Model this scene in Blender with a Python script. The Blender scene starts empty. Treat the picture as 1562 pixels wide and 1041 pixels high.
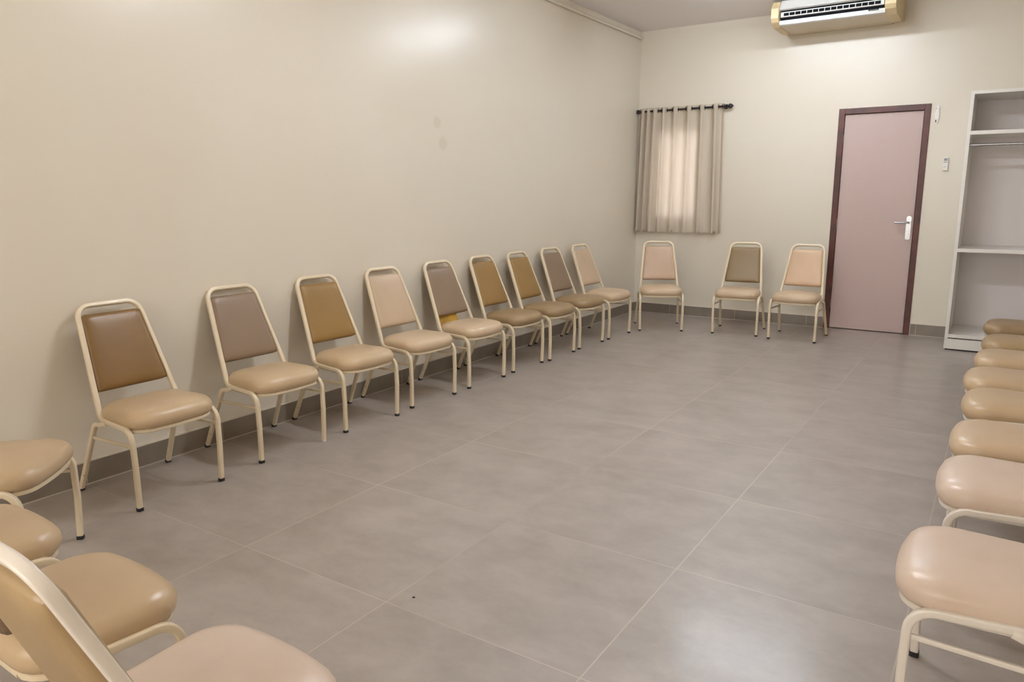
import bpy, bmesh, math, random
from mathutils import Vector, Matrix
S = bpy.context.scene
C = S.collection

# ---------------------------------------------------------------- camera
YAW, PITCH, ROLL = -0.5833, 0.1954, -0.0051
cy, sy, cp, sp = math.cos(YAW), math.sin(YAW), math.cos(PITCH), math.sin(PITCH)
fwd = Vector((sy*cp, cy*cp, -sp)); rt = Vector((cy, -sy, 0)); up = rt.cross(fwd)
r_ = rt*math.cos(ROLL) + up*math.sin(ROLL); u_ = -rt*math.sin(ROLL) + up*math.cos(ROLL)
cam = bpy.data.cameras.new('camera'); cam_o = bpy.data.objects.new('camera', cam); C.objects.link(cam_o)
M = Matrix((r_, u_, -fwd)).transposed().to_4x4(); M.translation = Vector((3.5164, -0.1253, 1.343))
cam_o.matrix_world = M
cam.sensor_width = 36; cam.lens = 1130.66*36/1562; cam.clip_start = 0.02
S.camera = cam_o

# ---------------------------------------------------------------- world, lights, exposure
LX, LY, HZ = 4.03, 7.81, 3.07           # right wall, back wall, ceiling height
REAR = -2.6
w = bpy.data.worlds.new('world'); S.world = w; w.use_nodes = True
bg = w.node_tree.nodes['Background']; bg.inputs[0].default_value = (1.0, 0.86, 0.80, 1); bg.inputs[1].default_value = 1.0
LAMPS = [((1.85, 6.30), 1.2, 0.09, 80, (0.90, 1.0, 1.13), 'over the far end of the room'),
         ((1.85, 3.25), 1.2, 0.09, 150, (0.94, 1.0, 1.08), 'added unseen fill over the middle of the room')]  # this middle lamp is added to lift the overall light
REAR_FILL = ((1.02, 0.98, 0.92), 5.1)      # glowing panes of an added rear window, fill light from behind the camera
DAYLIGHT_SMALL = ((0.80, 0.94, 1.36), 2.9)  # frosted pane behind the curtain
S.view_settings.view_transform = 'Standard'; S.view_settings.look = 'None'
S.view_settings.gamma = 1; S.view_settings.use_curve_mapping = False
S.view_settings.exposure = 0.05

# ---------------------------------------------------------------- materials
def s2l(c):
    return tuple(((v/255)/12.92 if v/255 <= .04045 else ((v/255+.055)/1.055)**2.4) for v in c) + (1,)
def mat(name, rgb, rough=.5, metal=0, spec=.5, trans=0, noise=None, bump=None, emit=None, coat=0):
    m = bpy.data.materials.new(name); m.use_nodes = True; nt = m.node_tree; N = nt.nodes; L = nt.links
    b = N['Principled BSDF']; b.inputs['Base Color'].default_value = s2l(rgb)
    b.inputs['Roughness'].default_value = rough; b.inputs['Metallic'].default_value = metal
    b.inputs['Specular IOR Level'].default_value = spec; b.inputs['Transmission Weight'].default_value = trans
    b.inputs['Coat Weight'].default_value = coat
    tc = N.new('ShaderNodeTexCoord')
    if noise:
        sc, rgb2, lo, hi = noise
        n = N.new('ShaderNodeTexNoise'); n.inputs['Scale'].default_value = sc; n.inputs['Detail'].default_value = 5
        L.new(tc.outputs['Object'], n.inputs['Vector'])
        r = N.new('ShaderNodeMapRange'); r.inputs['From Min'].default_value = lo; r.inputs['From Max'].default_value = hi
        L.new(n.outputs['Fac'], r.inputs['Value'])
        mx = N.new('ShaderNodeMix'); mx.data_type = 'RGBA'
        mx.inputs['A'].default_value = s2l(rgb); mx.inputs['B'].default_value = s2l(rgb2)
        L.new(r.outputs['Result'], mx.inputs['Factor']); L.new(mx.outputs['Result'], b.inputs['Base Color'])
    if bump:
        sc, st, dist = bump
        n2 = N.new('ShaderNodeTexNoise'); n2.inputs['Scale'].default_value = sc; n2.inputs['Detail'].default_value = 4
        L.new(tc.outputs['Object'], n2.inputs['Vector'])
        bp = N.new('ShaderNodeBump'); bp.inputs['Strength'].default_value = st; bp.inputs['Distance'].default_value = dist
        L.new(n2.outputs['Fac'], bp.inputs['Height']); L.new(bp.outputs['Normal'], b.inputs['Normal'])
    if emit:
        b.inputs['Emission Color'].default_value = (*emit[0], 1)
        b.inputs['Emission Strength'].default_value = emit[1]
    return m

WALL = mat('wall_paint', (228, 219, 202), .27, spec=.3, noise=(1.1, (226, 215, 197), .35, .7), bump=(9, .05, .01))
# two faint touch-up patches on the left wall paint
def add_patches(m):
    nt = m.node_tree; N = nt.nodes; L = nt.links; b = N['Principled BSDF']; src = b.inputs['Base Color'].links[0].from_socket
    g = N.new('ShaderNodeNewGeometry'); cur = src
    for (px, py, pz, r) in ((0, 4.25, 1.86, .055), (0, 4.31, 1.715, .06)):
        d = N.new('ShaderNodeVectorMath'); d.operation = 'DISTANCE'; d.inputs[1].default_value = (px, py, pz)
        L.new(g.outputs['Position'], d.inputs[0])
        r1 = N.new('ShaderNodeMapRange'); r1.inputs['From Min'].default_value = r; r1.inputs['From Max'].default_value = r*.6
        r1.inputs['To Max'].default_value = .5
        L.new(d.outputs['Value'], r1.inputs['Value'])
        mx = N.new('ShaderNodeMix'); mx.data_type = 'RGBA'; mx.inputs['B'].default_value = s2l((214, 200, 178))
        L.new(r1.outputs['Result'], mx.inputs['Factor']); L.new(cur, mx.inputs['A']); cur = mx.outputs['Result']
    L.new(cur, b.inputs['Base Color'])
add_patches(WALL)
CEIL = mat('ceiling_paint', (243, 238, 236), .85, spec=.2)
SKIRT = mat('skirting_tile', (138, 126, 113), .38, noise=(6, (128, 117, 104), .35, .65))
GROUT = mat('grout', (208, 197, 180), .8)
FRAME = mat('cream_enamel', (226, 209, 179), .32, spec=.5, noise=(42, (150, 118, 84), .69, .73), coat=.15)
FRAMEW = mat('white_enamel', (234, 225, 214), .32, spec=.5, noise=(42, (150, 118, 84), .70, .74), coat=.15)
CAP = mat('black_rubber', (38, 36, 38), .6)
CUSH = mat('tan_vinyl', (200, 174, 139), .33, bump=(45, .12, .004), noise=(5, (192, 165, 130), .4, .7))
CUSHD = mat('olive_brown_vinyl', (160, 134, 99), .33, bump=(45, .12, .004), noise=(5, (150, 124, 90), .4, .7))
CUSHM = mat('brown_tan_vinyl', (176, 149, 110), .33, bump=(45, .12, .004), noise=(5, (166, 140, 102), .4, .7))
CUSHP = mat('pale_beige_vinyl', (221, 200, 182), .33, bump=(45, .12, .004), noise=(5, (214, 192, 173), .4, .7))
CUSHL = mat('beige_vinyl', (206, 181, 150), .33, bump=(45, .12, .004), noise=(5, (200, 174, 142), .4, .7))
def vinyl(n, c): return mat(n, c, .38, bump=(60, .1, .003), noise=(4, tuple(int(v*.95) for v in c), .35, .7))
B_BROWN = vinyl('brown_backrest_vinyl', (128, 95, 48))
B_TAUPE = vinyl('taupe_backrest_vinyl', (138, 115, 92))
B_GOLD = vinyl('golden_brown_backrest_vinyl', (149, 115, 62))
B_LIGHT = vinyl('light_beige_backrest_vinyl', (204, 178, 149))
B_PINK = vinyl('pinkish_beige_backrest_vinyl', (200, 170, 143))
B_PEACH = vinyl('peach_backrest_vinyl', (214, 180, 146))
B_OLIVE = vinyl('olive_backrest_vinyl', (138, 114, 78))
YELL = mat('yellow_foam_board', (190, 148, 52), .8, noise=(14, (160, 120, 40), .4, .65))
DOOR = mat('mauve_laminate', (197, 173, 164), .45, noise=(30, (196, 172, 163), .4, .6))
DFRAME = mat('dark_red_wood', (92, 46, 36), .4, noise=(8, (66, 32, 26), .35, .65))
CHROME = mat('chrome', (190, 190, 194), .25, metal=1)
WHITE = mat('white_plastic', (216, 213, 207), .45)
LAMI = mat('white_laminate', (236, 231, 223), .3)
BACKP = mat('pinkish_laminate', (241, 233, 231), .45)
BLACK = mat('black_iron', (34, 31, 32), .38)
DARK = mat('dark_recess', (18, 18, 20), .9, spec=.15)
ACB = mat('aged_cream_plastic', (214, 190, 146), .45)
ACU = mat('beige_metal_casing', (205, 188, 160), .4)
GREY = mat('grey_screen', (140, 138, 140), .3)
BLUEG = mat('blue_grey_print', (120, 128, 160), .5)
DIFF = mat('lamp_diffuser', (240, 240, 236), .5)
CURT = bpy.data.materials.new('beige_curtain_cloth'); CURT.use_nodes = True
def curtain_mat(m):
    nt = m.node_tree; N = nt.nodes; L = nt.links; N.remove(N['Principled BSDF']); out = N['Material Output']
    d = N.new('ShaderNodeBsdfDiffuse'); t = N.new('ShaderNodeBsdfTranslucent'); mx = N.new('ShaderNodeMixShader')
    tc = N.new('ShaderNodeTexCoord'); wv = N.new('ShaderNodeTexNoise'); mp = N.new('ShaderNodeMapping')
    mp.inputs['Scale'].default_value = (90, 90, 6); wv.inputs['Scale'].default_value = 1.0
    L.new(tc.outputs['Object'], mp.inputs['Vector']); L.new(mp.outputs['Vector'], wv.inputs['Vector'])
    cr = N.new('ShaderNodeMix'); cr.data_type = 'RGBA'; cr.inputs['A'].default_value = s2l((238, 227, 210)); cr.inputs['B'].default_value = s2l((228, 215, 196))
    L.new(wv.outputs['Fac'], cr.inputs['Factor'])
    L.new(cr.outputs['Result'], d.inputs['Color']); L.new(cr.outputs['Result'], t.inputs['Color'])
    mx.inputs['Fac'].default_value = .38; L.new(d.outputs[0], mx.inputs[1]); L.new(t.outputs[0], mx.inputs[2]); L.new(mx.outputs[0], out.inputs['Surface'])
curtain_mat(CURT)
GLASS = mat('frosted_daylit_glass', (235, 235, 235), .4, emit=DAYLIGHT_SMALL)
FILL_PANE = mat('rear_fill_glow', (235, 235, 235), .4, emit=REAR_FILL)

TX, TY, GX, GY = .7368, .7427, -.3047, 1.5382
FLOOR = bpy.data.materials.new('porcelain_tile_floor'); FLOOR.use_nodes = True
def floor_mat(m):
    nt = m.node_tree; N = nt.nodes; L = nt.links; b = N['Principled BSDF']
    g = N.new('ShaderNodeNewGeometry'); sx = N.new('ShaderNodeSeparateXYZ'); L.new(g.outputs['Position'], sx.inputs[0])
    def M_(op, a, bb=None):
        n = N.new('ShaderNodeMath'); n.operation = op
        for i, v in enumerate((a, bb)):
            if v is None: continue
            if isinstance(v, (int, float)): n.inputs[i].default_value = v
            else: L.new(v, n.inputs[i])
        return n.outputs[0]
    lines = []; cells = []
    for k, (o, t) in enumerate(((GX, TX), (GY, TY))):
        v = M_('DIVIDE', M_('SUBTRACT', sx.outputs[k], o - 20*t), t)
        cells.append(M_('FLOOR', v)); f = M_('FRACT', v)
        dd = M_('MULTIPLY', M_('MINIMUM', f, M_('SUBTRACT', 1.0, f)), t)
        lines.append(dd)
    dist = M_('MINIMUM', *lines)
    ln = N.new('ShaderNodeMapRange'); ln.inputs['From Min'].default_value = .0028; ln.inputs['From Max'].default_value = .0012
    L.new(dist, ln.inputs['Value'])
    cmb = N.new('ShaderNodeCombineXYZ'); L.new(cells[0], cmb.inputs[0]); L.new(cells[1], cmb.inputs[1])
    wn = N.new('ShaderNodeTexWhiteNoise'); wn.noise_dimensions = '3D'; L.new(cmb.outputs[0], wn.inputs['Vector'])
    # cloudy concrete look, different per tile
    off = N.new('ShaderNodeVectorMath'); off.operation = 'MULTIPLY_ADD'; off.inputs[1].default_value = (7, 7, 7)
    L.new(wn.outputs['Color'], off.inputs[0]); L.new(g.outputs['Position'], off.inputs[2])
    mp = N.new('ShaderNodeMapping'); mp.inputs['Scale'].default_value = (2.1, 2.9, 1); L.new(off.outputs[0], mp.inputs['Vector'])
    n1 = N.new('ShaderNodeTexNoise'); n1.inputs['Scale'].default_value = 1.7; n1.inputs['Detail'].default_value = 8; n1.inputs['Roughness'].default_value = .65
    n1.inputs['Distortion'].default_value = .15
    L.new(mp.outputs[0], n1.inputs['Vector'])
    mr = N.new('ShaderNodeMapRange'); mr.inputs['From Min'].default_value = .3; mr.inputs['From Max'].default_value = .72; L.new(n1.outputs['Fac'], mr.inputs['Value'])
    c1 = N.new('ShaderNodeMix'); c1.data_type = 'RGBA'; c1.inputs['A'].default_value = s2l((148, 137, 127)); c1.inputs['B'].default_value = s2l((173, 162, 153))
    L.new(mr.outputs['Result'], c1.inputs['Factor'])
    # grout visibility varies along the line
    n3 = N.new('ShaderNodeTexNoise'); n3.inputs['Scale'].default_value = 1.3; L.new(g.outputs['Position'], n3.inputs['Vector'])
    r3 = N.new('ShaderNodeMapRange'); r3.inputs['From Min'].default_value = .35; r3.inputs['From Max'].default_value = .6; r3.inputs['To Min'].default_value = .08; r3.inputs['To Max'].default_value = .8
    L.new(n3.outputs['Fac'], r3.inputs['Value'])
    fac = M_('MULTIPLY', ln.outputs['Result'], r3.outputs['Result'])
    c2 = N.new('ShaderNodeMix'); c2.data_type = 'RGBA'; c2.inputs['B'].default_value = s2l((198, 184, 166))
    L.new(fac, c2.inputs['Factor']); L.new(c1.outputs['Result'], c2.inputs['A']); L.new(c2.outputs['Result'], b.inputs['Base Color'])
    rr = N.new('ShaderNodeMapRange'); rr.inputs['To Min'].default_value = .36; rr.inputs['To Max'].default_value = .52; L.new(n1.outputs['Fac'], rr.inputs['Value'])
    L.new(rr.outputs['Result'], b.inputs['Roughness'])
    b.inputs['Specular IOR Level'].default_value = .9; b.inputs['Coat Weight'].default_value = .35; b.inputs['Coat Roughness'].default_value = .2
    n4 = N.new('ShaderNodeTexNoise'); n4.inputs['Scale'].default_value = 4; n4.inputs['Detail'].default_value = 3
    L.new(mp.outputs[0], n4.inputs['Vector'])
    bp = N.new('ShaderNodeBump'); bp.inputs['Strength'].default_value = .12; bp.inputs['Distance'].default_value = .006
    L.new(n4.outputs['Fac'], bp.inputs['Height']); L.new(bp.outputs['Normal'], b.inputs['Normal'])
floor_mat(FLOOR)

# ---------------------------------------------------------------- mesh helpers
def link(name, verts, faces, m, parent=None, smooth=False):
    me = bpy.data.meshes.new(name); me.from_pydata([tuple(v) for v in verts], [], faces); me.update()
    bm = bmesh.new(); bm.from_mesh(me); bmesh.ops.recalc_face_normals(bm, faces=bm.faces); bm.to_mesh(me); bm.free()
    me.materials.append(m)
    if smooth:
        for p in me.polygons: p.use_smooth = True
        try: me.set_sharp_from_angle(angle=math.radians(42))
        except Exception: pass
    o = bpy.data.objects.new(name, me); C.objects.link(o)
    if parent: o.parent = parent
    return o
class MB:
    def __init__(s): s.v = []; s.f = []
    def add(s, v, f):
        n = len(s.v); s.v += [Vector(a) for a in v]; s.f += [tuple(i+n for i in q) for q in f]; return s
    def box(s, x0, x1, y0, y1, z0, z1, bev=0):
        if bev <= 0:
            v = [(x, y, z) for z in (z0, z1) for y in (y0, y1) for x in (x0, x1)]
            return s.add(v, [(0, 2, 3, 1), (4, 5, 7, 6), (0, 1, 5, 4), (2, 6, 7, 3), (0, 4, 6, 2), (1, 3, 7, 5)])
        bm = bmesh.new(); bmesh.ops.create_cube(bm, size=1)
        for q in bm.verts: q.co = Vector(((x0+x1)/2+q.co.x*(x1-x0), (y0+y1)/2+q.co.y*(y1-y0), (z0+z1)/2+q.co.z*(z1-z0)))
        bmesh.ops.bevel(bm, geom=bm.edges[:], offset=bev, segments=2, affect='EDGES', profile=.5)
        bm.verts.index_update(); s.add([q.co.copy() for q in bm.verts], [tuple(q.index for q in f.verts) for f in bm.faces]); bm.free(); return s
    def sweep(s, path, sec, n0, cap=True):
        path = [Vector(p) for p in path]; rings = []; n = Vector(n0).normalized()
        for i, p in enumerate(path):
            t = (path[min(i+1, len(path)-1)] - path[max(i-1, 0)]).normalized()
            n = (n - t*n.dot(t)).normalized(); b = t.cross(n)
            rings.append([p + n*a + b*c for a, c in sec])
        k = len(sec); v = [q for r in rings for q in r]; f = []
        for i in range(len(rings)-1):
            for j in range(k): f.append((i*k+j, i*k+(j+1) % k, (i+1)*k+(j+1) % k, (i+1)*k+j))
        if cap: f.append(tuple(range(k))[::-1]); f.append(tuple(range((len(rings)-1)*k, len(rings)*k)))
        return s.add(v, f)
    def prism(s, pts, axis, a, b):   # pts 2D in the two other axes (in xyz order), extruded along axis
        def P(p, h):
            q = list(p); q.insert(axis, h); return q
        n = len(pts); v = [P(p, a) for p in pts] + [P(p, b) for p in pts]
        return s.add(v, [tuple(range(n))[::-1], tuple(range(n, 2*n))] + [(i, (i+1) % n, (i+1) % n+n, i+n) for i in range(n)])
    def build(s, name, m, parent=None, smooth=False): return link(name, s.v, s.f, m, parent, smooth)
def rsec(w_, h_, r):   # rounded rectangle section
    out = []
    for sx_, sy_, a0 in ((1, 1, 0), (-1, 1, 90), (-1, -1, 180), (1, -1, 270)):
        for k in range(4):
            a = math.radians(a0 + 30*k); out.append((sx_*(w_/2-r)+r*math.cos(a), sy_*(h_/2-r)+r*math.sin(a)))
    return out
def circ(r, n=12): return [(r*math.cos(2*math.pi*k/n), r*math.sin(2*math.pi*k/n)) for k in range(n)]
def fillet(pts, n=7):   # pts: (x,y,z,radius)
    out = [Vector(pts[0][:3])]
    for a, b, c in zip(pts, pts[1:], pts[2:]):
        A, B, D, r = Vector(a[:3]), Vector(b[:3]), Vector(c[:3]), b[3]
        if r <= 0: out.append(B); continue
        d1 = (A-B).normalized(); d2 = (D-B).normalized(); ang = d1.angle(d2)
        L_ = r/math.tan(ang/2); p1 = B+d1*L_; cen = B + (d1+d2).normalized()*(r/math.sin(ang/2))
        v1 = p1-cen; v2 = B+d2*L_-cen; tot = v1.angle(v2)
        for k in range(n+1):
            t = k/n; out.append(cen + (v1*math.sin((1-t)*tot) + v2*math.sin(t*tot))/math.sin(tot))
    out.append(Vector(pts[-1][:3])); return out
def tag(o, label, cat, group=None):
    o['label'] = label; o['category'] = cat
    if group: o['group'] = group
    return o
def empty(name, loc, rz, label, cat, group=None):
    o = bpy.data.objects.new(name, None); C.objects.link(o); o.location = loc; o.rotation_euler = (0, 0, rz); o.empty_display_size = .1
    return tag(o, label, cat, group)
def struct(o): o['kind'] = 'structure'; return o

# ---------------------------------------------------------------- room shell
struct(MB().box(-.2, LX+.2, REAR-.2, LY+.2, -.1, 0).build('floor', FLOOR))
struct(MB().box(-.2, LX+.2, REAR-.2, LY+.2, HZ, HZ+.1).build('ceiling', CEIL))
WX = -.012
struct(MB().box(WX-.16, WX, REAR-.2, LY+.2, 0, HZ).build('wall_left', WALL))
struct(MB().box(LX, LX+.16, REAR-.2, LY+.2, 0, HZ).build('wall_right', WALL))
RW = (.5, 3.5, .9, 2.6)            # opening for the added, unseen fill window
struct(MB().box(WX, RW[0], REAR-.16, REAR, 0, HZ).box(RW[1], LX, REAR-.16, REAR, 0, HZ).box(RW[0], RW[1], REAR-.16, REAR, 0, RW[2]).box(RW[0], RW[1], REAR-.16, REAR, RW[3], HZ).build('wall_rear', WALL))
m_ = MB(); t = .045; ya, yb = REAR-.09, REAR-.03
m_.box(RW[0], RW[1], ya, yb, RW[2], RW[2]+t).box(RW[0], RW[1], ya, yb, RW[3]-t, RW[3])
for k in range(4):
    xx = RW[0] + (RW[1]-RW[0]-t)*k/3; m_.box(xx, xx+t, ya, yb, RW[2]+t, RW[3]-t)
wr_ = struct(m_.build('fill_window_2', WHITE))  # added window out of view; its emissive panes brighten the room
for k in range(3):
    xx = RW[0] + (RW[1]-RW[0]-t)*k/3; MB().box(xx+t, xx+(RW[1]-RW[0]-t)/3, ya+.025, ya+.032, RW[2]+t, RW[3]-t).build('pane', FILL_PANE, wr_)
WN = (.215, .70, 1.075, 2.01)      # window opening x0 x1 z0 z1
DR = (2.115, 2.80, 0, 2.085)       # door opening
y0, y1 = LY, LY+.15
struct(MB().box(WX, WN[0], y0, y1, 0, HZ).box(WN[0], WN[1], y0, y1, 0, WN[2]).box(WN[0], WN[1], y0, y1, WN[3], HZ)
       .box(WN[1], DR[0], y0, y1, 0, HZ).box(DR[0], DR[1], y0, y1, DR[3], HZ).box(DR[1], LX, y0, y1, 0, HZ).box(DR[0], DR[1], LY+.08, y1, 0, DR[3]).build('wall_back', WALL))  # last box is added behind the door leaf to stop light leaking under it

# skirting tiles with grout joints
def skirting(name, kind, a, b, first, step, face):
    m = MB(); g = MB(); edges = [a]; v = first
    while v < b:
        if v > a: edges.append(v)
        v += step
    edges.append(b)
    for p, q in zip(edges, edges[1:]):
        if kind == 'y': m.box(face[0], face[1], p+.0015, q-.0015, .005, .108)
        else: m.box(p+.0015, q-.0015, face[0], face[1], .005, .108)
    o = struct(m.build(name, SKIRT))
    if kind == 'y': g.box(min(face), max(face)-.0006, a, b, 0, .1125)
    else: g.box(a, b, min(face)+.0006, max(face), 0, .1125)
    gg = g.build('grout', GROUT, o); return o
skirting('baseboard_left', 'y', REAR, LY-.012, GY-6*TY, TY, (WX, 0))
skirting('baseboard_back', 'x', 0, 2.062, GX, TX, (LY-.012, LY))
skirting('baseboard_right', 'x', 2.852, 3.165, 2.9, TX, (LY-.012, LY))

# cornice pipe under the ceiling on the left wall
p = MB().sweep([(.006, REAR, 3.0), (.006, 4, 3.0), (.006, LY-.005, 3.0)], circ(.014), (1, 0, 0))
tag(p.build('conduit_pipe', WALL, None, True), 'thin cream conduit pipe running just below ceiling along left wall', 'pipe')

# window
wo = MB()
x0, x1, z0, z1 = WN; t = .02; ya, yb = LY+.002, LY+.045
wo.box(x0, x1, ya, yb, z0, z0+t).box(x0, x1, ya, yb, z1-t, z1).box(x0, x0+t, ya, yb, z0+t, z1-t).box(x1-t, x1, ya, yb, z0+t, z1-t)
wo = struct(wo.build('window_1', WHITE))
MB().box(x0+t, x1-t, ya+.006, ya+.010, z0+t, z1-t).build('pane', GLASS, wo)

# ---------------------------------------------------------------- door
d = MB(); fx0, fx1, fz = 2.067, 2.845, 2.132
d.box(fx0, DR[0]+.006, LY-.012, LY+.13, 0, fz, .003).box(DR[1]-.006, fx1, LY-.012, LY+.13, 0, fz, .003).box(DR[0]+.006, DR[1]-.006, LY-.012, LY+.13, DR[3]-.006, fz, .003)
dof = struct(d.build('door_1', DFRAME)); dof['label'] = 'mauve door in a dark red wooden frame in the back wall'
leaf = MB().box(DR[0]+.008, DR[1]-.010, LY+.012, LY+.05, .008, DR[3]-.010, .002).build('leaf', DOOR, dof)
hx, hz = 2.752, 1.03
plate = MB()
pts = []
for k in range(9): a = math.pi*k/8; pts.append((hx+.021*math.cos(a), hz+.075+.021*math.sin(a)))
for k in range(9): a = math.pi+math.pi*k/8; pts.append((hx+.021*math.cos(a), hz-.115+.012*math.sin(a)))
plate.prism([(a, b) for a, b in pts], 1, LY+.004, LY+.0125)
plate.sweep([(hx, LY+.006, hz-.08), (hx, LY-.001, hz-.08)], circ(.009), (1, 0, 0))
hp = plate.build('handle_plate', CHROME, leaf, False)
MB().sweep(fillet([(hx, LY+.006, hz+.035, 0), (hx, LY-.048, hz+.035, .014), (hx-.115, LY-.05, hz+.035, 0)]), circ(.0095), (0, 0, 1)).sweep([(hx, LY+.006, hz+.035), (hx, LY-.008, hz+.035)], circ(.019, 16), (1, 0, 0)).build('door_handle', CHROME, leaf, True)
hm = MB()
for z in (.25, 1.05, 1.85): hm.sweep([(DR[0]+.005, LY-.001, z-.04), (DR[0]+.005, LY-.001, z+.04)], circ(.006), (1, 0, 0))
hm.build('hinge', CHROME, dof, True)

# ---------------------------------------------------------------- chair
T = .022
SEC = rsec(T, T, .0055)
def lerp(a, b, t): return a + (b-a)*t
def ring_surface(outline, layers):
    """outline(t, inset)->(u,v); layers (inset,h); returns closed pad mesh with top cap fan grid"""
    m = MB(); N_ = 56; V = []; F = []
    for ins, h in layers:
        for k in range(N_):
            u, v = outline(k/N_, ins); V.append((u, v, h))
    nl = len(layers)
    for i in range(nl-1):
        for k in range(N_): F.append((i*N_+k, i*N_+(k+1) % N_, (i+1)*N_+(k+1) % N_, (i+1)*N_+k))
    F.append(tuple(range(N_))[::-1])
    F.append(tuple(range((nl-1)*N_, nl*N_)))
    return V, F
def rounded_outline(corners, radii, bow=0.0):
    """closed outline (u,v) of a polygon with rounded corners, resampled; inset shrinks toward centroid by a distance"""
    pts = []; n = len(corners)
    for i in range(n):
        A = Vector(corners[i-1]); B = Vector(corners[i]); D = Vector(corners[(i+1) % n]); r = radii[i]
        d1 = (A-B).normalized(); d2 = (D-B).normalized(); ang = d1.angle(d2); L_ = r/math.tan(ang/2)
        cen = B + (d1+d2).normalized()*(r/math.sin(ang/2)); v1 = B+d1*L_-cen; v2 = B+d2*L_-cen; tot = v1.angle(v2)
        for k in range(9):
            t_ = k/8; pts.append(cen + (v1*math.sin((1-t_)*tot)+v2*math.sin(t_*tot))/math.sin(tot))
    per = [0]
    for i in range(len(pts)): per.append(per[-1] + (pts[(i+1) % len(pts)]-pts[i]).length)
    cx_ = sum(p.x for p in pts)/len(pts); cy_ = sum(c[1] for c in corners)/n
    ex = max(abs(p.x-cx_) for p in pts); ey = max(abs(p.y-cy_) for p in pts)
    cx_ = (max(p.x for p in pts)+min(p.x for p in pts))/2; ex = (max(p.x for p in pts)-min(p.x for p in pts))/2
    def f(t_, ins):
        d_ = t_*per[-1]; i = 0
        while i < len(pts)-1 and per[i+1] < d_: i += 1
        q = (d_-per[i])/max(1e-9, per[i+1]-per[i]); p_ = pts[i].lerp(pts[(i+1) % len(pts)], min(1, q))
        u, v = p_
        if bow and u > cx_: u += bow*(1-(v/ey)**2)
        return cx_+(u-cx_)*(1-ins/ex), cy_+(v-cy_)*(1-ins/ey)
    return f
# backrest plane: through BP with direction BD (up the back), normal BN pointing forward
BP = Vector((-.292, 0, .425)); BT = Vector((-.462, 0, .855)); BD = (BT-BP).normalized(); BN = Vector((BD.z, 0, -BD.x))
BL = (BT-BP).length
def onback(h, y, out=0):    # h = height z of the point on the tube line
    return BP + BD*((h-BP.z)/BD.z) + Vector((0, y, 0)) + BN*out
def halfw(z): return lerp(.187, .147, (z-.425)/(.855-.425))

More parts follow.
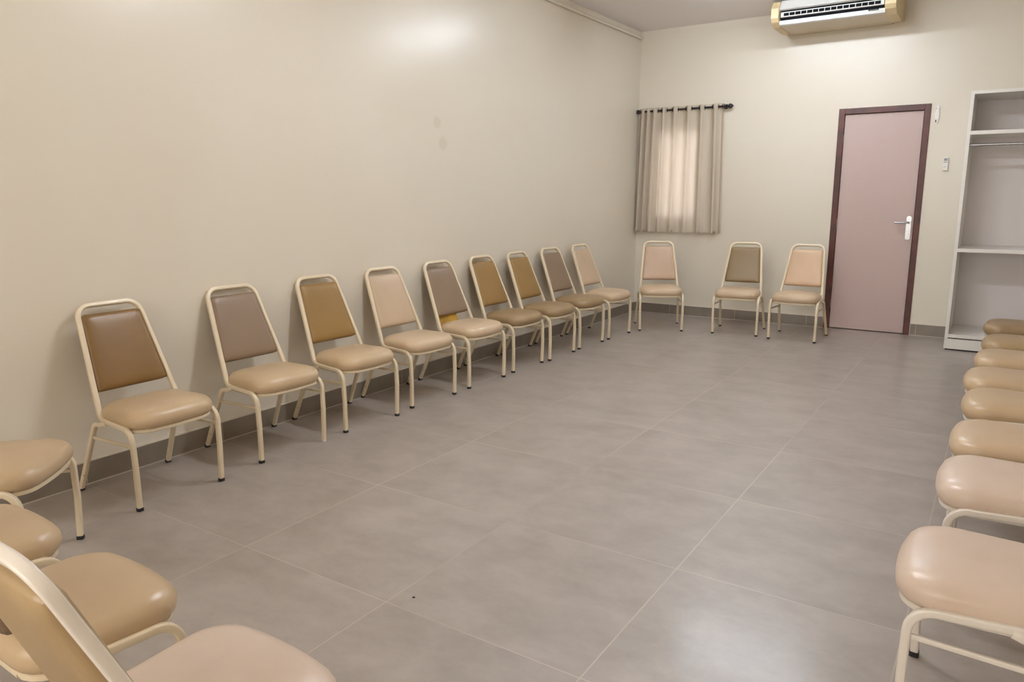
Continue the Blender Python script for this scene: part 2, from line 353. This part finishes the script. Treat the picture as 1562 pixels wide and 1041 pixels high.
def make_chair(label, back_m, seat_m, extra=None):
    root = empty('stacking_chair', (0, 0, 0), 0, label, 'chair')
    # seat: thin pan plus domed cushion
    fo = rounded_outline([(.018, -.199), (.018, .199), (-.303, .180), (-.303, -.180)], [.07, .07, .085, .085], bow=.024)
    V, F = ring_surface(fo, [(.003, .341), (0, .344), (0, .355), (.004, .358)])
    link('seat_pan', V, F, FRAME, root, True)
    lay = [(.006, .356), (0, .360), (-.007, .370), (-.0105, .384), (-.0095, .399), (-.004, .413), (.006, .425), (.021, .433), (.042, .4385), (.07, .4425), (.10, .445), (.13, .4465), (.15, .447)]
    V, F = ring_surface(fo, lay)
    seat = link('seat', V, F, seat_m, root, True)
    # backrest pad
    def trap(z0_, z1_, ins):
        w0 = halfw(z0_)-T/2-ins; w1 = halfw(z1_)-T/2-ins
        h0 = (z0_-BP.z)/BD.z; h1 = (z1_-BP.z)/BD.z
        return [(h1, -w1), (h1, w1), (h0, w0), (h0, -w0)]
    fo2 = rounded_outline(trap(.478, .812, .001), [.010]*4)
    V, F = ring_surface(fo2, [(.10, -.031), (.07, -.030), (.045, -.028), (.025, -.024), (.011, -.019), (.003, -.013), (0, -.006), (0, .004), (.003, .012), (.010, .018), (.022, .0215), (.045, .0235), (.08, .0245)])
    V = [BP + BD*u + Vector((0, v, 0)) + BN*h for u, v, h in V]
    link('backrest', V, F, back_m, root, True)
    # back frame: side rail, up the back, over the top and down again as one tube
    half = [(-.085, .2035, .363, 0), (-.243, .196, .369, .055), tuple(onback(.44, .187)) + (.0,)]
    a = [(-.080, -.2035, .363, 0), (-.262, -.192, .369, .06), tuple(onback(.853, -.1435)) + (.062,), tuple(onback(.853, .1435)) + (.062,), (-.262, .192, .369, .06), (-.080, .2035, .363, 0)]
    MB().sweep(fillet(a), SEC, (0, 1, 0)).build('back_frame', FRAME, root, True)
    for s in (-1, 1):
        leg = MB().sweep(fillet([(-.080, s*.2035, .363, 0), (.003, s*.208, .363, .062), (.006, s*.207, .18, 0), (0, s*.2045, .012, 0)]), SEC, (0, 1, 0)).build('leg', FRAME, root, True)
        if not (extra == 'barefoot' and s == 1):
            c_ = MB().sweep([(-.0, s*.2045, 0), (.0, s*.2045, .015)], rsec(.0255, .0255, .006), (0, 1, 0)).build('foot_cap', CAP, leg, True)
        else:
            MB().sweep([(-.0, s*.2045, 0), (.0, s*.2045, .014)], SEC, (0, 1, 0)).build('foot_end', WHITE, leg, True)
        leg = MB().sweep(fillet([(-.205, s*.1985, .361, 0), (-.255, s*.2, .3455, .02), (-.297, s*.201, .343, .032), (-.4505, s*.218, .012, 0)]), SEC, (0, 1, 0)).build('leg', FRAME, root, True)
        MB().sweep([(-.4565, s*.2185, 0), (-.450, s*.218, .015)], rsec(.0255, .0255, .006), (0, 1, 0)).build('foot_cap', CAP, leg, True)
        MB().sweep([(.001, s*.206, .288), (-.318, s*.2035, .277)], rsec(.011, .014, .003), (0, 1, 0)).build('stretcher', FRAME, root, True)
    if extra == 'yellow':
        q = [onback(.485, -halfw(.49)+.012, -.012), onback(.485, .055, -.012), onback(.32, .05, -.012), onback(.32, -halfw(.42)+.02, -.012)]
        v = q + [a_ - BN*.006 for a_ in q]
        o = link('foam_board', v, [(0, 1, 2, 3), (7, 6, 5, 4), (0, 4, 5, 1), (1, 5, 6, 2), (2, 6, 7, 3), (3, 7, 4, 0)], YELL, root)
        o['label'] = 'yellow board hanging below the backrest pad'
    if extra == 'spot':
        link('stain', [(-.13+.004*math.cos(k*.785), -.055+.004*math.sin(k*.785), .4415) for k in range(8)] + [(-.13+.003*math.cos(k*.785), -.055+.003*math.sin(k*.785), .4458) for k in range(8)],
             [tuple(range(8)), tuple(range(8, 16))] + [(k, (k+1) % 8, (k+1) % 8+8, k+8) for k in range(8)], CAP, seat)
    return root
protos = {}
def place(x, y, th, label, group, bm_, sm_, extra=None, fm_=None):
    key = extra or 'plain'
    if key not in protos:
        r = make_chair(label, bm_, sm_, extra); protos[key] = r
    else:
        src = protos[key]; r = src.copy(); C.objects.link(r)
        for ch in list(src.children):
            c = ch.copy(); C.objects.link(c); c.parent = r
            for g in list(ch.children):
                q = g.copy(); C.objects.link(q); q.parent = c
    r.location = (x, y, 0); r.rotation_euler = (0, 0, th); r['label'] = label; r['category'] = 'chair'; r['group'] = group
    for ch in r.children:                      # this chair's own upholstery colours
        k = ch.name.split('.')[0]
        if k in ('backrest', 'seat'):
            ch.material_slots[0].link = 'OBJECT'; ch.material_slots[0].material = bm_ if k == 'backrest' else sm_
        if fm_ and k not in ('backrest', 'seat'):
            for q in [ch] + [g for g in ch.children if not g.name.startswith('foot')]:
                if q.material_slots[0].material == FRAME: q.material_slots[0].link = 'OBJECT'; q.material_slots[0].material = fm_
    return r
PI = math.pi
GL, GB, GR, GN = 'chairs in the row along the left wall', 'chairs standing before the back wall', 'chairs in the row along the right side', 'chairs in the near row at bottom left'
left = [
 (.4976, 1.708, .008, 'cream metal chair with dark brown backrest, nearest whole chair against the left wall', B_BROWN, CUSH, None),
 (.466, 2.380, -.030, 'grey taupe backed chair with one uncapped white front foot, against the left wall', B_TAUPE, CUSH, 'barefoot'),
 (.474, 2.965, -.0615, 'golden brown backed chair between a grey taupe backed and a light beige backed one', B_GOLD, CUSH, None),
 (.468, 3.551, -.0657, 'light beige backed chair with small dark spot on its seat, left wall row', B_LIGHT, CUSHL, 'spot'),
 (.4818, 4.139, -.0421, 'taupe backed metal chair with yellow board showing below its backrest', B_TAUPE, CUSHL, 'yellow'),
 (.4794, 4.704, -.0223, 'golden brown backed chair with dark olive seat, just beyond the chair showing yellow board', B_GOLD, CUSHD, None),
 (.5016, 5.2075, .0031, 'golden brown backed chair with dark olive seat, third from the corner, left wall', B_GOLD, CUSHD, None),
 (.4979, 5.7435, -.0524, 'grey taupe backed chair with dark olive seat, second from the corner, left wall', B_TAUPE, CUSHD, None),
 (.5171, 6.2877, -.0523, 'all light beige chair at the far end of the left wall row, nearest the corner', B_LIGHT, CUSHL, None)]
for a in left: place(a[0], a[1], a[2], a[3], GL, a[4], a[5], a[6])
back = [
 (.7518, 6.7497, -1.078, 'cream metal chair with pinkish beige backrest standing under the curtain', B_PINK, CUSHL),
 (1.4297, 6.9296, -1.4475, 'cream metal chair with olive brown backrest, middle of the three before the back wall', B_OLIVE, CUSHL),
 (1.966, 6.9052, -1.5766, 'cream metal chair with peach backrest standing beside the mauve door', B_PEACH, CUSHL)]
for a in back: place(a[0], a[1], a[2], a[3], GB, a[4], a[5])
ords = ['nearest the camera', 'second from the camera', 'third from the camera', 'fourth from the camera', 'fifth from the camera', 'third from the wardrobe end', 'second from the wardrobe end', 'farthest, by the wardrobe']
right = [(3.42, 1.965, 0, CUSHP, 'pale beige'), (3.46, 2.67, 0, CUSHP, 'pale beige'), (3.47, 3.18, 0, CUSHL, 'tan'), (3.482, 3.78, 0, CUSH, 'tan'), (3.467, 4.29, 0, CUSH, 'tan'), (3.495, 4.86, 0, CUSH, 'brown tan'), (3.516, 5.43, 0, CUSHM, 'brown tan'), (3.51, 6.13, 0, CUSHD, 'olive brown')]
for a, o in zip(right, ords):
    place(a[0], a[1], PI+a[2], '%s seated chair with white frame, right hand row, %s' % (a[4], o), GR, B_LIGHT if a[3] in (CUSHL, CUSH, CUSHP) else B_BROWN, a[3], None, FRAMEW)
near = [
 (.69, 1.07, .72, 'angled tan seated chair at bottom left, closest of its row to the left wall', CUSH, B_BROWN),
 (1.20, .775, 1.57, 'tan seat cut by left picture edge, just below the angled chair near the wall', CUSH, B_TAUPE),
 (1.77, .77, 1.55, 'tan seated chair at bottom left with chipped side rail, partly behind the closest backrest', CUSH, B_TAUPE),
 (2.345, .745, 1.55, 'pale seated chair at bottom left, closest of all, its glossy back frame cropped', CUSHP, CUSHM)]
for a in near: place(a[0], a[1], a[2], a[3], GN, a[5], a[4], None, FRAMEW if a[4] is CUSHP else None)

# ---------------------------------------------------------------- curtain and rod
YR = LY-.056
rod = empty('curtain_rod', (.5, YR, 2.226), 0, 'black iron curtain rod with knobbed finial above the small window', 'curtain rod')
def part_local(mb, name, m, parent, smooth=True):
    o = mb.build(name, m, parent, smooth); o.matrix_parent_inverse = Matrix.Translation(-Vector(parent.location)); return o
part_local(MB().sweep([(.012, YR, 2.226), (.985, YR, 2.226)], circ(.0105), (0, 0, 1)), 'rod', BLACK, rod)
fin = MB()
prof = [(.975, .012), (.98, .018), (.992, .020), (.998, .013), (1.004, .013), (1.012, .022), (1.026, .025), (1.04, .020), (1.052, .009), (1.058, .003)]
V = []; F = []
for x, r in prof: V += [(x, YR+r*math.cos(k*PI/6), 2.226+r*math.sin(k*PI/6)) for k in range(12)]
for i in range(len(prof)-1): F += [(i*12+k, i*12+(k+1) % 12, (i+1)*12+(k+1) % 12, (i+1)*12+k) for k in range(12)]
F += [tuple(range(12)), tuple(range((len(prof)-1)*12, len(prof)*12))]
fin.add(V, F); part_local(fin, 'finial', BLACK, rod)
br = MB(); br.sweep([(.965, YR, 2.226), (.965, LY-.004, 2.226)], circ(.008), (0, 0, 1)).sweep([(.965, LY-.008, 2.226), (.965, LY, 2.226)], circ(.024, 16), (0, 0, 1))
br.sweep([(.012, YR, 2.226), (WX, YR, 2.226)], circ(.022, 14), (0, 0, 1))
part_local(br, 'bracket', BLACK, rod)
# curtain: folds run in and out across the rod; bunched at the left, wide to the right
cross = [.022, .052, .082, .112, .145, .182, .232, .287, .335, .410, .460, .562, .610, .706, .752, .849, .897, .955]   # x where the cloth crosses the rod
nz = 34; cols = []
for i in range(len(cross)-1):
    a, b = cross[i], cross[i+1]
    for k in range(8): cols.append((lerp(a, b, k/8), i + k/8))
cols.append((cross[-1], len(cross)-1.0))
V = []; F = []
top, bot = 2.258, .925
rnd = random.Random(4); ph = [rnd.uniform(-.4, .4) for _ in range(30)]
for j in range(nz+1):
    v = j/nz; z = lerp(top, bot, v)
    for x, u in cols:
        i = int(min(u, len(cross)-2)); wdt = cross[i+1]-cross[i]
        amp = (.034 if i < 6 else .033)*(1-.15*v)
        yy = YR - .004 + amp*math.sin(PI*u)*(1 if True else 1) + .004*v*math.sin(u*1.3+ph[i])
        spread = v*(.035*(x-.48)/.48) - .012*v
        xx = x + spread + .006*v*math.sin(u*2.1+1)
        V.append((max(xx, .002), yy, z))
nc = len(cols)
for j in range(nz):
    for k in range(nc-1): F.append((j*nc+k, j*nc+k+1, (j+1)*nc+k+1, (j+1)*nc+k))
cu = link('curtain', V, F, CURT, None, True)
sm = cu.modifiers.new('thickness', 'SOLIDIFY'); sm.thickness = .0012
tag(cu, 'short beige grommet curtain hanging on the black rod over the glowing window', 'curtain')
# hem band, a second layer of cloth at the foot
hv = [(x, y-.0022, z) for (x, y, z) in V if z < .99+.02]
rows = len(hv)//nc; hf = []
for j in range(rows-1):
    for k in range(nc-1): hf.append((j*nc+k, j*nc+k+1, (j+1)*nc+k+1, (j+1)*nc+k))
link('hem', hv, hf, CURT, cu, True)
for i, x in enumerate(cross):
    V2 = []; F2 = []; n1, n2 = 18, 6; s = 1 if i % 2 == 0 else -1
    slope = math.radians(62)*s if i < 6 else math.radians(38)*s
    for a in range(n1):
        A = 2*PI*a/n1
        for b in range(n2):
            Bq = 2*PI*b/n2; rr = .021+.004*math.cos(Bq); h = .003*math.sin(Bq)
            px, pz, py = h, rr*math.sin(A), rr*math.cos(A)      # ring around the x axis
            V2.append((x+px*math.cos(slope)-py*math.sin(slope), YR+px*math.sin(slope)+py*math.cos(slope), 2.226+pz))
    for a in range(n1):
        for b in range(n2): F2.append((a*n2+b, ((a+1) % n1)*n2+b, ((a+1) % n1)*n2+(b+1) % n2, a*n2+(b+1) % n2))
    if x >= .2 or i == 0: link('grommet', V2, F2, BLACK, cu, True)

# ---------------------------------------------------------------- air conditioner on the ceiling edge
ac = empty('air_conditioner', (2.04, LY-.3, 2.85), 0, 'old cream and white air conditioner mounted high on the back wall under the ceiling', 'air conditioner')
def ap(mb, name, m, smooth=False, par=ac):
    o = mb.build(name, m, par, smooth)
    o.matrix_parent_inverse = Matrix.Translation(-Vector(ac.location)) if par is ac else Matrix(); return o
ax0, ax1 = 1.603, 2.475
yB = LY
casing = [(yB, 2.852), (7.575, 2.838), (7.250, 2.842), (7.238, 2.856), (7.30, 2.90), (7.30, 3.035), (yB, 3.035)]
ap(MB().prism([(y, z) for y, z in casing], 0, ax0, ax1), 'casing', ACU)
ap(MB().box(ax0+.002, ax1-.002, 7.245, 7.298, 2.885, 3.03), 'outlet_recess', DARK)
ap(MB().prism([(7.250, 2.8395), (7.226, 2.846), (7.219, 2.862), (7.223, 2.880), (7.240, 2.882), (7.252, 2.87)], 0, ax0, ax1), 'front_lip', WHITE)
ap(MB().prism([(7.245, 2.908), (7.220, 2.908), (7.216, 2.912), (7.216, 2.947), (7.222, 2.951), (7.245, 2.951)], 0, ax0+.012, ax1-.012), 'louver', WHITE)
for k in range(16):
    xa = lerp(ax0+.035, ax1-.035, k/16); xb = lerp(ax0+.035, ax1-.035, (k+1)/16)
    ap(MB().box(xa+.0025, xb-.0025, 7.2145, 7.218, 2.916, 2.942), 'slot', DARK)
ap(MB().prism([(7.235, 2.966), (7.205, 2.972), (7.20, 2.980), (7.27, 3.06), (7.31, 3.06)], 0, ax0, ax1), 'top_panel', WHITE)
capp = [(yB, 2.862), (7.60, 2.832), (7.29, 2.834), (7.205, 2.868), (7.175, 2.90), (7.175, 2.985), (7.23, 3.045), (yB, 3.045)]
ap(MB().prism(capp, 0, ax0-.065, ax0-.0), 'end_cap', ACB)
ap(MB().prism(capp, 0, ax1, ax1+.085), 'end_cap', ACB)
bd = MB().box(2.345, 2.425, 7.2165, 7.2205, 2.868, 2.880); ap(bd, 'badge', DARK)
bt = MB()
rnd = random.Random(2)
for k in range(8): x = 2.352+k*.0088; bt.box(x, x+.005, 7.2155, 7.2170, 2.8715, 2.8765)
ap(bt, 'badge_lettering', GREY)
hg = MB().box(1.64, 1.67, 7.32, 7.72, 3.035, HZ).box(2.41, 2.44, 7.32, 7.72, 3.035, HZ); ap(hg, 'hanger', WHITE)

# ---------------------------------------------------------------- wall things right of the door
rm = empty('remote_control', (3.003, LY, 1.59), 0, 'small white air conditioner remote on the wall between door and wardrobe', 'remote control')
def wp(mb, name, m, root, sm_=False):
    o = mb.build(name, m, root, sm_); o.matrix_parent_inverse = Matrix.Translation(-Vector(root.location)); return o
wp(MB().box(2.982, 3.024, LY-.024, LY, 1.535, 1.652, .004), 'body', LAMI, rm)
wp(MB().box(2.990, 3.016, LY-.0255, LY-.0235, 1.622, 1.644), 'screen', GREY, rm)
kb = MB()
for k in range(3): kb.box(2.988+k*.010, 2.995+k*.010, LY-.026, LY-.0235, 1.606, 1.613)
kb.box(2.990, 3.012, LY-.0252, LY-.0235, 1.566, 1.569)
wp(kb, 'button', BLUEG, rm)
hk = empty('wall_bracket', (2.895, LY, 2.03), 0, 'narrow white plastic bracket on the wall at the top right corner of the door', 'bracket')
pts = [(2.885, 2.105), (2.892, 2.112), (2.908, 2.112), (2.914, 2.09), (2.908, 2.078), (2.912, 2.05), (2.916, 2.02), (2.910, 1.99), (2.908, 1.965), (2.90, 1.958), (2.89, 1.962), (2.888, 1.985), (2.882, 2.0), (2.878, 2.03), (2.882, 2.06), (2.890, 2.078)]
wp(MB().prism(pts, 1, LY-.016, LY), 'plate', LAMI, hk)
wp(MB().sweep([(2.892, LY-.018, 1.985), (2.890, LY-.022, 1.965)], circ(.004), (1, 0, 0)), 'screw', DFRAME, hk, True)
wp(MB().sweep([(2.889, LY-.019, 2.085), (2.889, LY-.014, 2.085)], circ(.003), (1, 0, 0)), 'screw', DFRAME, hk, True)

# ---------------------------------------------------------------- open wardrobe
wx0, wx1, wy0, wy1, wz1 = 3.172, LX-.004, 7.20, LY-.004, 2.150
wr = empty('wardrobe', ((wx0+wx1)/2, (wy0+wy1)/2, 0), 0, 'tall open white wardrobe with shelves in the back right corner', 'wardrobe')
t = .026
wp(MB().box(wx0, wx0+t, wy0, wy1, .10, wz1, .001).box(wx0, wx0+t, wy0+.004, wy1, .012, .10), 'side_panel', LAMI, wr)
wp(MB().box(wx1-t, wx1, wy0, wy1, .012, wz1, .001), 'side_panel', LAMI, wr)
wp(MB().box(wx0+t, wx1-t, wy0, wy1, wz1-.026, wz1, .001), 'top_panel', LAMI, wr)
wp(MB().box(wx0+t, wx1-t, wy1-.014, wy1, .10, wz1-.026), 'back_panel', BACKP, wr)
for z in (.110, .845, 1.805): wp(MB().box(wx0+t, wx1-t, wy0+.002, wy1-.014, z, z+.03, .001), 'shelf', LAMI, wr)
wp(MB().box(wx0+t, wx1-t, wy0+.004, wy0+.022, .012, .10), 'plinth', LAMI, wr)
wp(MB().box(wx0+.01, wx1-.01, wy0+.02, wy1, 0, .012), 'base', DARK, wr)
wp(MB().sweep([(wx0+t, wy0+.06, 1.725), (wx1-t, wy0+.06, 1.725)], circ(.0125, 14), (0, 0, 1)), 'hanging_rail', CHROME, wr, True)

# ---------------------------------------------------------------- ceiling lamps (above the frame; the middle one is added fill)
for (x, y), w_, d_, P_, col, where in LAMPS:
    lf = empty('ceiling_lamp', (x, y, HZ), 0, 'white ceiling batten lamp, %s' % where, 'ceiling lamp')
    wp(MB().box(x-w_/2-.02, x+w_/2+.02, y-.06, y+.06, HZ-.045, HZ, .004), 'housing', WHITE, lf)
    dm = DIFF.copy(); b = dm.node_tree.nodes['Principled BSDF']; b.inputs['Emission Color'].default_value = (*col, 1)
    b.inputs['Emission Strength'].default_value = P_
    for sy in (-1, 1):
        wp(MB().sweep([(x-w_/2, y+sy*d_/2, HZ-.075), (x+w_/2, y+sy*d_/2, HZ-.075)], circ(.014, 10), (0, 0, 1)), 'tube', dm, lf, True)
    for sx in (-1, 1):
        wp(MB().box(x+sx*(w_/2+.006)-.008, x+sx*(w_/2+.006)+.008, y-d_/2-.018, y+d_/2+.018, HZ-.095, HZ-.04, .003), 'tube_holder', WHITE, lf)

# a crumb on the floor
V = [(-.006, 0, 0), (.007, .002, 0), (.002, .006, 0), (-.002, -.005, 0), (0, .001, .005), (.004, -.002, .003)]
cr = link('crumb', V, [(0, 3, 1, 2), (0, 2, 4), (2, 1, 4), (1, 5, 4), (1, 3, 5), (3, 0, 4), (3, 4, 5)], CAP)
cr.location = (1.966, 1.609, 0); tag(cr, 'tiny dark crumb lying on a grey floor tile', 'crumb')
